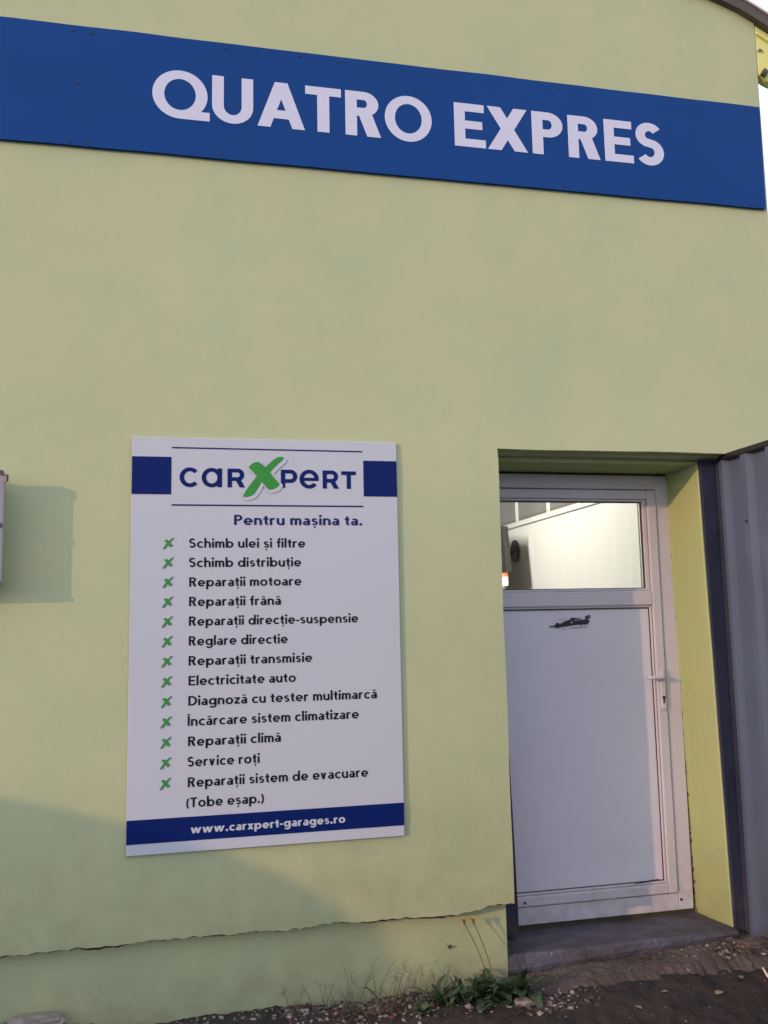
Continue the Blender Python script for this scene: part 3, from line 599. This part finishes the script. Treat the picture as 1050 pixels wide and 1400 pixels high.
# ------------------------------------------------------------------ white price-list style board
SX, SZ, SWD, SHT, SYF = -0.2158, 2.067, 1.003, 1.4955, -0.012
brd = empty('service_board', (SX + SWD / 2, 0, SZ - SHT), 'tall white board with a blue and green logo and a ticked list of garage services', 'sign')
bm = bmesh.new(); prism(bm, [(SX, SZ - SHT), (SX + SWD, SZ - SHT), (SX + SWD, SZ), (SX, SZ)], SYF, -0.003); obj('panel', bm, M['sign_white'], brd, bevel=0.0015)
PY = SYF - 0.0012
def S_(u, v): return (SX + u, PY, SZ + v)
def sp(name, polys, m, dy=0.0):
    bm = bmesh.new(); flat(bm, polys, lambda a, b: (SX + a, PY - dy, SZ + b)); return obj(name, bm, m, brd)
sp('blue_block', [rc(0.0005, -.2152, .1420, -.0745)], M['navy']); sp('blue_block', [rc(.8690, -.2152, SWD - .0005, -.0745)], M['navy'])
sp('blue_band', [rc(0.0005, -1.4570, SWD - .0005, -1.3748)], M['navy'])
sp('rule', [rc(.1430, -.0415, .8660, -.0365)], M['navy_text']); sp('rule', [rc(.1440, -.2575, .8670, -.2520)], M['navy_text'])
# wordmark
w = 0.0165; t = 0.0145; zb = -.1862; hh = .0715
def lo(name, polys): return sp(name, polys, M['navy'])
lo('logo_letter', [arc(.2095, -.1500, .0375, .0375, w, t, 42, 318)])
lo('logo_letter', ring(.2895, -.1502, .0372, .0370, w, t) + [rc(.3275 - w, zb, .3275, -.1145)])
def logo_R(x0, x1, z1):
    s_ = x1 - x0; r_ = .0235
    return [rc(x0, zb, x0 + w, z1), rc(x0 + w/2, z1 - t, x1 - r_ - .003, z1), arc(x1 - r_ - .004, z1 - r_, r_, r_, w, t, -90, 90), rc(x0 + w/2, z1 - 2*r_, x1 - r_ - .003, z1 - 2*r_ + t), dia(x1 - w*1.25, zb, x0 + s_*.42, z1 - 2*r_ + t*.5, w*1.2)]
lo('logo_letter', logo_R(.3477, .4138, -.1146))
lo('logo_letter', [rc(.5480, -.1853, .5480 + w, -.1153), rc(.5480 + w/2, -.1153 - t, .585, -.1153), arc(.585, -.1153 - .0255, .0258, .0255, w, t, -90, 90), rc(.5480 + w/2, -.1153 - .051, .586, -.1153 - .051 + t)])
lo('logo_letter', [arc(.6563, -.1506, .0370, .0368, w, t, 0, 180), arc(.6563, -.1506, .0370, .0368, w, t, 180, 322), rc(.630, -.1575, .6930, -.1455)])
lo('logo_letter', logo_R(.7087, .7729, -.1158))
lo('logo_letter', [rc(.7815, -.1178 - t, .8391, -.1178), rc(.8025, zb, .8190, -.1178 - t*.5)])
XP = [(-0.0525, 0.0329), (-0.0454, 0.0427), (-0.0318, 0.0521), (-0.0152, 0.0553), (-0.0034, 0.0471), (0.0108, 0.0352), (0.0251, 0.0488), (0.0418, 0.0649), (0.0586, 0.075), (0.0742, 0.0765), (0.0818, 0.0718), (0.0753, 0.0619), (0.0584, 0.047), (0.0441, 0.0334), (0.0285, 0.015), (0.0392, 0.0007), (0.0534, -0.016), (0.0647, -0.0292), (0.058, -0.0401), (0.0437, -0.0488), (0.0247, -0.0526), (0.0153, -0.0443), (-0.0036, -0.0222), (-0.0178, -0.0483), (-0.032, -0.0689), (-0.0437, -0.0762), (-0.0601, -0.0811), (-0.0718, -0.08), (-0.073, -0.0741), (-0.0625, -0.056), (-0.046, -0.0319), (-0.0319, -0.0137), (-0.022, -0.0008), (-0.0365, 0.0163)]
def xp(cx, cz, k, dx=0, dz=0, fat=0.0):
    o = []
    n = len(XP)
    for i, (a, b) in enumerate(XP):
        (pa, pb), (na, nb_) = XP[i-1], XP[(i+1) % n]; tx, tz = na - pa, nb_ - pb; l = math.hypot(tx, tz)
        o.append((cx + k * (a + dx) - tz / l * fat, cz + k * (b + dz) + tx / l * fat))
    return o
sp('cross_shade', [xp(.4789, -.1422, 1.0, .0095, -.0105, 0.0025)], M['shadow_print'], 0.0006)
sp('cross_outline', [xp(.4789, -.1422, 1.0, .0060, -.0065, 0.0065)], M['sign_white'], 0.0012)
sp('logo_cross', [xp(.4789, -.1422, 1.0)], M['green'], 0.0018)
def line(s, x0, x1, z, cap, wt, m):
    bm, _ = text_bm(s, SX + x0, SX + x1, SZ + z, cap, wt, PY); return obj('text_line', bm, m, brd)
line('Pentru mașina ta.', .3722, .8611, -.3282, .0380, .19, M['navy_text'])
rows_ = [('Schimb ulei și filtre', .6388), ('Schimb distribuție', .6226), ('Reparații motoare', .6231), ('Reparații frână', .5456), ('Reparații direcție-suspensie', .8389), ('Reglare directie', .5699), ('Reparații transmisie', .6614), ('Electricitate auto', .5994), ('Diagnoză cu tester multimarcă', .9063), ('Încărcare sistem climatizare', .8352), ('Reparații climă', .5428), ('Service roți', .4646), ('Reparații sistem de evacuare', .8672)]
for k, (s, xe) in enumerate(rows_):
    z = -.4137 - .07155 * k
    line(s, .2075 if s[0] in 'SÎ' else .2095, xe, z, .0340, .185, M['black_text'])
    if k == 0:
        pass
    sp('cross_shade', [xp(.1332 - k * .0002, z + .0167, .262, .004, -.004, -.0004)], M['shadow_print'])
    sp('cross_mark', [xp(.1325 - k * .0002, z + .0170, .262, fat=-.0009)], M['green'], 0.0008)
line('(Tobe eșap.)', .2045, .480, -1.3425, .0340, .185, M['black_text'])
bm, _ = text_bm('www.carxpert-garages.ro', SX + .2212, SX + .7784, SZ - 1.4325,   .0290, .215, PY - 0.0008); obj('text_line', bm, M['sign_white'], brd)

# ------------------------------------------------------------------ grey cabinet at the left edge
cab = empty('meter_cabinet', (-0.85, -0.08, 1.515), 'grey metal cabinet with screwed cover plate on the wall at the left edge', 'cabinet')
def rrect(x0, x1, z0, z1, r, n=5):
    o = []
    for cx, cz, a0 in ((x1-r, z1-r, 0), (x0+r, z1-r, 90), (x0+r, z0+r, 180), (x1-r, z0+r, 270)):
        for k in range(n + 1): a = R(a0 + 90 * k / n); o.append((cx + r*math.cos(a), cz + r*math.sin(a)))
    return o
bm = bmesh.new(); prism(bm, rrect(-1.02, -0.675, 1.55, 1.90, 0.02), -0.088, -0.001); obj('body', bm, M['plaster'], cab)
bm = bmesh.new(); prism(bm, rrect(-1.05, -0.632, 1.508, 1.925, 0.03), -0.104, -0.088); obj('cover', bm, M['box'], cab, bevel=0.005)
bm = bmesh.new(); prism(bm, rrect(-1.022, -0.660, 1.536, 1.897, 0.02), -0.110, -0.1045); obj('cover_panel', bm, M['box'], cab, bevel=0.003)
for x, z in ((-.644, 1.908), (-.644, 1.725), (-.644, 1.523), (-1.036, 1.908), (-1.036, 1.725), (-1.036, 1.54)):
    bm = bmesh.new(); disc_y(bm, x, z, 0.0085, -0.109, -0.103, 12); obj('screw', bm, M['metal_dark'], cab)
bm = bmesh.new(); tube(bm, [(-.6285, -.098, 1.902), (-.6285, -.098, 1.878)], 0.006, 10); obj('hinge', bm, M['metal_dark'], cab)

# ------------------------------------------------------------------ corrugated metal fence at the right, running towards the camera
fen = empty('metal_fence', (2.27, -0.6, 0), 'dark blue grey corrugated sheet fence standing out from the wall beside the door', 'fence')
bm = bmesh.new(); y = 0.070; prof = []
FX = 2.272
prof = [(FX - 0.014, y), (FX - 0.016, y - 0.030), (FX + 0.012, y - 0.044)]
y -= 0.044
while y > -2.3:
    prof += [(FX + 0.012, y - 0.100), (FX - 0.016, y - 0.116), (FX - 0.016, y - 0.150), (FX + 0.012, y - 0.166)]; y -= 0.166
a = []
for zz in (0.055, 0.7, 1.4, 2.035): a.append([bm.verts.new((x + 0.002 * noise.noise((yy * 3, zz * 2, 0)), yy, zz + (0.02 * (-yy) * 0.0))) for x, yy in prof])
b = [[bm.verts.new((v.co.x + 0.003, v.co.y, v.co.z)) for v in r_] for r_ in a]
for i in range(len(prof) - 1):
    for k in range(3):
        bm.faces.new((a[k][i], a[k][i+1], a[k+1][i+1], a[k+1][i])); bm.faces.new((b[k][i], b[k+1][i], b[k+1][i+1], b[k][i+1]))
bmesh.ops.recalc_face_normals(bm, faces=bm.faces)
obj('sheet', bm, M['fence'], fen)
obj('top_cap', BX(2.252, 2.300, -2.31, 0.072, 2.036, 2.060), M['cap'], fen, bevel=0.003)
bm = bmesh.new(); prism(bm, [(2.2085, 0.06), (2.252, 0.06), (2.252, 2.046), (2.1795, 2.046)], 0.088, 0.1035); box(bm, 2.2522, 2.268, 0.074, 0.1035, 0.06, 2.044)
obj('wall_flashing', bm, M['fence_dark'], fen, bevel=0.003)
bm = bmesh.new(); box(bm, 2.2682, 2.297, 0.090, 0.1035, 0.06, 2.042); box(bm, 2.2535, 2.2668, 0.064, 0.0738, 0.06, 1.95)
obj('corner_angle', bm, M['fence_dark'], fen, bevel=0.002)
for yy in (-0.9, -2.2): obj('post', BX(2.3, 2.345, yy - 0.025, yy + 0.025, -0.2, 2.034), M['fence_dark'], fen)
for k in range(4):
    for zz in (0.352, 1.752):
        yy = 0.026 - 0.133 - 0.166 * k
        bm = bmesh.new(); prism_x(bm, [(yy + .0065 * math.cos(q * math.pi / 4), zz + .0065 * math.sin(q * math.pi / 4)) for q in range(8)], FX - 0.021, FX - 0.0152); obj('sheet_screw', bm, M['metal_dark'], fen)
for zz in (0.35, 1.75): obj('rail', BX(2.2885, 2.2995, -2.28, -0.01, zz - 0.02, zz + 0.02), M['fence_dark'], fen)
for yy, zz in ((0.1, 1.72), (0.1, 1.02), (0.1, 0.40)):
    bm = bmesh.new(); disc_y(bm, 2.240, zz, 0.006, 0.083, 0.0885, 8); obj('screw', bm, M['cap'], fen)

# ------------------------------------------------------------------ seen through the glass: a box on a bracket, a ceiling lamp
wb = empty('wall_box', (2.3, 2.85, 1.6), 'dark grey box on a round wall bracket inside, seen through the door pane', 'wall fixture')
bm = bmesh.new(); prism_x(bm, [(2.555, 2.015), (2.50, 1.690), (2.98, 1.66), (3.0, 2.05)], 2.165, 2.205); obj('housing', bm, M['grey_box'], wb, bevel=0.006)
bm = bmesh.new(); prism_x(bm, [(2.88 + 0.085 * math.cos(k * math.pi / 10), 1.862 + 0.085 * math.sin(k * math.pi / 10)) for k in range(20)], 2.368, 2.3845); obj('wall_plate', bm, M['grey_box'], wb, bevel=0.006)
bm = bmesh.new(); tube(bm, [(2.372, 2.88, 1.862), (2.20, 2.72, 1.850)], 0.015, 10); obj('arm', bm, M['grey_box'], wb)
bm = bmesh.new(); tube(bm, [(2.185, 2.60, 1.655), (2.185, 2.60, 1.600), (2.185, 2.60, 1.592)], [0.022, 0.022, 0.016], 14); obj('glowing_stub', bm, M['white_glow'], wb, smooth=False)  # small glowing white stub below the box
bm = bmesh.new(); tube(bm, [(2.185, 2.60, 1.6555), (2.185, 2.60, 1.690)], [0.024, 0.018], 14); obj('glowing_ring', bm, M['orange'], wb)  # glowing orange ring on top of the stub
cl = empty('ceiling_lamp', (0.9, 1.9, 3.0), 'lit tube lamp on the ceiling of the room behind the door', 'lamp')
obj('housing', BX(0.85, 0.95, 1.3, 2.5, 2.955, 2.999), M['inner_trim'], cl, bevel=0.004)
bm = bmesh.new(); tube(bm, [(0.90, 1.33, 2.925), (0.90, 2.47, 2.925)], 0.016, 12); obj('tube', bm, M['tube'], cl, smooth=False)
ld = bpy.data.lights.new('room_lamp', 'AREA'); ld.shape = 'RECTANGLE'; ld.size = 0.12; ld.size_y = 1.1; ld.energy = 84; ld.color = (1.0, 0.965, 0.93)
lo_ = bpy.data.objects.new('room_lamp', ld); col.objects.link(lo_); lo_.location = (0.90, 1.9, 2.88); lo_.rotation_euler = (0, R(-55), 0)
lo_.rotation_euler = (Vector((1.0, 0, -0.55))).to_track_quat('-Z', 'Y').to_euler()

# ------------------------------------------------------------------ plants, stones and litter at the foot of the wall
def blade(bm, root, yaw, L_, wd, lift, droop, n=7, fold=0.25, wave=0.0, mi=0, shape='leaf'):
    """One leaf: rises, arches over and droops; folded along the midrib, outline narrowing to stalk and tip."""
    d = Vector((math.cos(yaw), math.sin(yaw), 0)); s = Vector((-d.y, d.x, 0)); p = Vector(root); ang = lift; prev = None
    for i in range(n + 1):
        f = i / n
        if shape == 'leaf': ww = wd * (0.10 + 1.05 * math.sin(math.pi * min(1, f ** 0.75)) ** 1.1) * (1 + wave * math.sin(i * 2.9))
        else: ww = wd * (1 - f) ** 0.6
        if i == n: ww = wd * 0.03
        dirv = d * math.cos(ang) + Vector((0, 0, 1)) * math.sin(ang); nrm = Vector((0, 0, 1)) * math.cos(ang) - d * math.sin(ang)
        row = [bm.verts.new(p - s * ww * .5 + nrm * ww * fold), bm.verts.new(p), bm.verts.new(p + s * ww * .5 + nrm * ww * fold)]
        if prev:
            for k in range(2):
                f_ = bm.faces.new((prev[k], prev[k+1], row[k+1], row[k])); f_.material_index = mi
        prev = row; p = p + dirv * (L_ / n); ang -= droop / n
def ground_at(x, y): return gz(x, y)
# big leafy clump by the door corner, with two dandelion-like flowers on long leaning stalks
rnd = random.Random(11)
dx, dy = 1.118, -0.07; dz = ground_at(dx, dy)
dn = empty('flowering_weed', (dx, dy, dz), 'leafy green weed by the door corner with two yellow flowers on thin stalks', 'plant')
bm = bmesh.new()
for i in range(95):
    yaw = rnd.uniform(0, 2 * math.pi); r_ = rnd.uniform(0, 0.05)
    px, py = dx + 0.7 * r_ * math.cos(yaw) + rnd.gauss(0, .042), dy + rnd.uniform(-.03, .02) + r_ * math.sin(yaw) * .6
    L_ = rnd.uniform(0.065, 0.17)
    if math.sin(yaw) > 0.2: L_ *= 0.62
    blade(bm, (px, py, dz - 0.004), yaw, L_, rnd.uniform(0.028, 0.056), rnd.uniform(0.4, 1.5), rnd.uniform(0.6, 2.2), 9, rnd.uniform(.05, .3), 0.22, rnd.choice((0, 0, 1)))
obj('foliage', bm, [M['leaf'], M['leaf2']], dn, smooth=True)
for (tx, tz, bx) in ((1.012, 0.236, 1.098), (1.048, 0.236, 1.118)):
    pts = []
    for k in range(9):
        f = k / 8; pts.append((bx + (tx - bx) * (f * 0.55 + 0.45 * f * f), dy + 0.02 + 0.045 * f, dz + (tz - dz) * (f ** 0.92)))
    bm = bmesh.new(); tube(bm, pts, [0.0019] * 8 + [0.0028], 6); fs = obj('flower_stalk', bm, M['stem'], dn, smooth=True)
    bm = bmesh.new(); c = Vector(pts[-1])
    tube(bm, [c - Vector((0, 0, .004)), c + Vector((-.001, 0, .004)), c + Vector((-.002, 0, .010))], [0.003, 0.0055, 0.005], 8, 1)
    for k in range(34):
        a_ = k * 2.39996; e = 0.35 + 0.9 * (k / 34)
        blade(bm, c + Vector((-.002, 0, .009)), a_, 0.0150 * (1 - 0.25 * k / 34), 0.0042, e, 0.4, 3, 0.1, 0, 0)
    obj('flower_head', bm, [M['petal'], M['stem']], fs)
# upright clump left of it
ux, uy = 0.905, -0.085; uz = ground_at(ux, uy)
uw = empty('upright_weed', (ux, uy, uz), 'upright narrow leaved green weed left of the flowering weed', 'plant')
bm = bmesh.new()
for i in range(30):
    px, py = ux + rnd.gauss(0.01, .045), uy + rnd.gauss(0, .022)
    blade(bm, (px, py, uz - 0.004), rnd.uniform(0, 6.28), rnd.uniform(0.045, 0.125), rnd.uniform(0.012, 0.030), rnd.uniform(0.9, 1.5), rnd.uniform(0.2, 1.3), 7, 0.2, 0.1, rnd.choice((0, 1)))
obj('foliage', bm, [M['leaf'], M['leaf2']], uw, smooth=True)
bm = bmesh.new()
tube(bm, [(.885, -.07, uz), (.862, -.05, .012), (.835, -.04, .033), (.80, -.035, .043), (.775, -.03, .042)], [.0028, .0026, .0024, .0018, .001], 6); obj('bent_stalk', bm, M['leaf'], uw, smooth=True)
# a small seedling with round leaves
sx_, sy_ = 0.822, -0.115; sz_ = ground_at(sx_, sy_)
sdl = empty('seedling', (sx_, sy_, sz_), 'small round leaved seedling among the rubble left of the upright weed', 'plant')
bm = bmesh.new()
for i in range(7): blade(bm, (sx_, sy_, sz_), i * .9 + .3, rnd.uniform(.035, .055), rnd.uniform(.022, .034), rnd.uniform(.5, 1.2), 1.0, 6, .15, 0, 0)
obj('foliage', bm, M['leaf2'], sdl, smooth=True)
lx, ly = 2.055, -.47; lz = ground_at(lx, ly)
lw = empty('low_weed', (lx, ly, lz), 'dark green low weed on the soil in the lower right corner', 'plant')
bm = bmesh.new()
for i in range(26): blade(bm, (lx + rnd.gauss(.03, .05), ly + rnd.gauss(.02, .04), lz - .003), rnd.uniform(0, 6.28), rnd.uniform(.04, .09), rnd.uniform(.014, .028), rnd.uniform(.3, 1.3), rnd.uniform(.4, 1.3), 6, .2, .1, 0)
obj('foliage', bm, M['leaf'], lw, smooth=True)
# dry grasses along the plinth
tufts = [(0.47, -0.02, 7, 0.09, 'brown dry grass tuft with bare stalks, leftmost along the plinth'),
         (0.585, -0.035, 11, 0.13, 'wispy dry grass tuft with branching seed heads against the plinth'),
         (0.69, -0.05, 12, 0.12, 'dry grass tuft with one bold dark blade bent over to the left'),
         (0.375, -0.005, 5, 0.075, 'sparse low grass tuft at the far left of the dry grasses'),
         (0.845, -0.055, 8, 0.09, 'low mixed grass tuft between the seedling and the upright weed'),
         (0.775, -0.04, 8, 0.10, 'short dry grass tuft just left of the seedling')]
for ti, (x, y, nn, hgt, lab) in enumerate(tufts):
    nn = int(nn * 1.25); z = ground_at(x, y); g = empty('grass_tuft', (x, y, z), lab, 'grass tuft', 'dry grass tufts along the plinth')
    bm = bmesh.new()
    for i in range(nn * 2):
        blade(bm, (x + rnd.gauss(0, .028), y + rnd.gauss(0, .02), z - .003), rnd.uniform(0, 6.28), rnd.uniform(.4, 1.0) * hgt, rnd.uniform(.002, .0042), rnd.uniform(.6, 1.5), rnd.uniform(.1, 1.5), 6, .2, 0, rnd.choice((0, 0, 1)), 'grass')
    obj('blades', bm, [M['dry'], M['leaf']], g, smooth=True)
    bm = bmesh.new()
    for i in range(max(3, nn // 2)):
        a_ = rnd.uniform(0, 6.28); h_ = hgt * rnd.uniform(.8, 1.35); p0 = Vector((x + rnd.gauss(0, .025), y + rnd.gauss(0, .012), z)); tip = p0 + Vector((math.cos(a_) * h_ * .45, abs(math.sin(a_)) * .02, h_))
        mid = p0.lerp(tip, .55) + Vector((0, 0, .012)); tube(bm, [p0, mid, tip], [.0012, .001, .0006], 4)
        for k in range(5):
            q = mid.lerp(tip, .3 + .7 * k / 4); tube(bm, [q, q + Vector((rnd.uniform(-.022, .022), rnd.uniform(-.008, .004), rnd.uniform(.002, .016)))], [.0007, .0004], 3)
    obj('seed_stalks', bm, M['dry'], g)
    if ti == 2:
        bm = bmesh.new(); tube(bm, [(.690, -.055, z), (.672, -.05, .015), (.650, -.045, .045), (.628, -.042, .062), (.603, -.04, .064)], [.0022, .0028, .0032, .003, .0012], 6); obj('bent_blade', bm, M['leaf'], g, smooth=True)
# rubble: uncountable chips along the wall and a few stray ones on the soil
def chip(bm, c, s, rn, mi):
    pts = bmesh.ops.create_icosphere(bm, subdivisions=1, radius=s, matrix=Matrix.Translation(c) @ Matrix.Rotation(rn.uniform(0, 6.28), 4, 'Z') @ Matrix.Rotation(rn.uniform(-.6, .6), 4, 'X') @ Matrix.Diagonal((rn.uniform(.7, 1.4), rn.uniform(.6, 1.1), rn.uniform(.35, .7), 1)))['verts']
    for v in pts: v.co += Vector((rn.uniform(-1, 1), rn.uniform(-1, 1), rn.uniform(-1, 1))) * s * .22
    for v in pts:
        for f in v.link_faces: f.material_index = mi
bm = bmesh.new(); rn = random.Random(5)
for i in range(2480):
    if i < 950: x = rn.uniform(0.33, 1.16); y = 0.04 - abs(rn.gauss(0, .085)); s = rn.uniform(.002, .0095) * (1 if rn.random() < .9 else 1.7)
    elif i < 1150: x = rn.uniform(-.75, .33); y = .04 - abs(rn.gauss(0, .05)); s = rn.uniform(.002, .010)
    elif i < 1650: x = rn.uniform(.3, 2.3); y = rn.uniform(-.7, -.12); s = rn.uniform(.0012, .0042)
    elif i < 1900: x = rn.uniform(1.2, 2.42); y = rn.uniform(-.085, .045); s = rn.uniform(.0015, .005)
    elif i < 2250: x = rn.uniform(2.02, 2.45); y = rn.uniform(-.12, .04); s = rn.uniform(.003, .014) * (1 if rn.random() < .8 else 1.5)
    else: x = rn.gauss(1.27, .07); y = rn.uniform(-.26, -.07); s = rn.uniform(.002, .011)
    chip(bm, Vector((x, y, (gz(x, y) if not 1650 <= i < 2250 else foot_z(x, y)) + s * .25)), s, rn, rn.choice((0, 0, 0, 0, 1, 1, 1, 1, 1, 2)) if i < 1150 else rn.choice((0, 1, 1, 1)))
tag(obj('rubble', bm, [M['stone'], M['stone_dark'], M['brick']]), 'pale and brown rubble chips strewn along the foot of the wall', 'rubble', kind='stuff')
# larger loose pieces
def lump(name, c, s, sc_, m, lab, cat, seed, group=None):
    bm = bmesh.new(); bmesh.ops.create_icosphere(bm, subdivisions=3, radius=1)
    for v in bm.verts:
        q = v.co.copy(); q = Vector([max(-.72, min(.72, k)) for k in q]) * 1.2
        q *= 1 + .22 * noise.noise(q * 1.6 + Vector((seed, 0, 0))) + .08 * noise.noise(q * 5 + Vector((seed, 3, 0)))
        v.co = Vector((c[0] + q.x * s * sc_[0], c[1] + q.y * s * sc_[1], c[2] + q.z * s * sc_[2]))
    return tag(obj(name, bm, m, smooth=False), lab, cat, group)
lump('concrete_lump', (2.20, -0.045, 0.062), .055, (1.1, .7, .38), M['concrete'], 'flat lump of broken concrete at the foot of the dark flashing', 'rubble piece', 1)
lump('concrete_lump', (2.30, -0.12, 0.06), .05, (1.0, .9, .5), M['stone'], 'pale lump of concrete under the corrugated fence', 'rubble piece', 2)
lump('brick_piece', (2.285, -0.02, 0.045), .045, (1.0, .8, .5), M['brick'], 'dark red broken brick under the fence corner', 'brick piece', 3)
lump('rubble_stone', (1.185, -0.16, 0.0), .03, (1.5, .8, .45), M['stone'], 'pale flat stone right of the flowering weed', 'stone', 4)
lump('rubble_stone', (1.29, -0.235, -0.02), .028, (1.3, .8, .5), M['stone'], 'pale stone on the soil below the door step, nearest the frame bottom', 'stone', 5)
lump('rubble_stone', (1.05, -0.12, 0.0), .022, (1.2, .9, .6), M['stone'], 'grey stone between the upright weed and the flowering weed', 'stone', 6)
lump('rubble_slab', (-.50, .0, .055), .07, (1.4, .5, .25), M['stone'], 'whitish rubble slab at the wall foot in the lower left corner', 'rubble piece', 8)
# fallen leaves and a bent scrap of plastic
for (x, y, a_, s_, lab) in ((1.86, -.30, .4, .030, 'pale oval fallen leaf on the dark soil at the lower right'), (1.55, -.33, 2.0, .020, 'small curled fallen leaf on the soil below the door'), (2.02, -.22, 1.2, .022, 'dull fallen leaf on the soil near the fence'), (1.70, -.25, 3.0, .018, 'tiny fallen leaf in the middle of the bare soil')):
    bm = bmesh.new(); blade(bm, (x, y, gz(x, y) + .006), a_, s_ * 1.5, s_ * .8, .12, .3, 6, .12, .05); tag(obj('fallen_leaf', bm, M['dead'], smooth=True), lab, 'leaf', 'fallen leaves on the soil')
bm = bmesh.new(); p = [(2.10, -.235, .055), (2.105, -.255, .032), (2.118, -.272, .018), (2.14, -.285, .012), (2.175, -.29, .014)]
tube(bm, p, [.004, .0055, .006, .0055, .003], 6); tag(obj('plastic_scrap', bm, M['scrap'], smooth=True), 'bent pale scrap of plastic lying at the right edge below the fence', 'scrap')

# ------------------------------------------------------------------ an unseen panel van, added and shaped to cast the shadow on the lower wall
VX = -5.5
van = empty('shadow_van', (VX - 2.0, -1.85, 0), 'pale panel van added out of view to cast the shadow on the lower wall', 'van')
def vp(xs, z): a = (VX - 0.02 + 0) ; return a
bprof = [(-2.93, .32), (-2.93, 1.60), (-2.92, 1.70), (-2.896, 1.754), (-2.857, 1.795), (-2.794, 1.848), (-2.707, 1.895), (-2.61, 1.927), (-2.513, 1.945), (-2.425, 1.957), (-2.2, 1.965), (-1.55, 1.965), (-1.38, 1.93), (-1.26, 1.86), (-1.19, 1.74), (-1.15, 1.55), (-1.14, .32)]
bm = bmesh.new(); prism_x(bm, bprof, VX - 4.1, VX); obj('body', bm, M['van'], van, bevel=0.02)
bm = bmesh.new(); prism_x(bm, [(-2.76, 1.12), (-2.68, 1.72), (-1.40, 1.72), (-1.32, 1.12)], VX + .001, VX + .008); obj('windscreen', bm, M['van_glass'], van)
for y0, y1 in ((-2.94, -2.931), (-1.139, -1.13)):
    bm = bmesh.new(); prism(bm, [(VX - .35, 1.12), (VX - .40, 1.52), (VX - 1.15, 1.52), (VX - 1.15, 1.12)], y0, y1); obj('window', bm, M['van_glass'], van)
for y0 in (-2.83, -1.44):
    bm = bmesh.new(); box(bm, VX + .001, VX + .02, y0, y0 + .2, .70, .86); obj('headlight', bm, M['lamp'], van, bevel=.01)
bm = bmesh.new(); box(bm, VX + .001, VX + .08, -2.88, -1.19, .34, .52); obj('bumper', bm, M['tyre'], van, bevel=.02)
for wx in (VX - .75, VX - 3.3):
    for y0 in (-2.935, -1.335):
        bm = bmesh.new(); disc_y(bm, wx, .31, .31, y0, y0 + .20, 28); wh = obj('wheel', bm, M['tyre'], van, bevel=.02)
        bm = bmesh.new(); disc_y(bm, wx, .31, .19, y0 - .004 if y0 < -2 else y0 + .2002, y0 - .0002 if y0 < -2 else y0 + .204, 24); obj('rim', bm, M['rim'], wh)
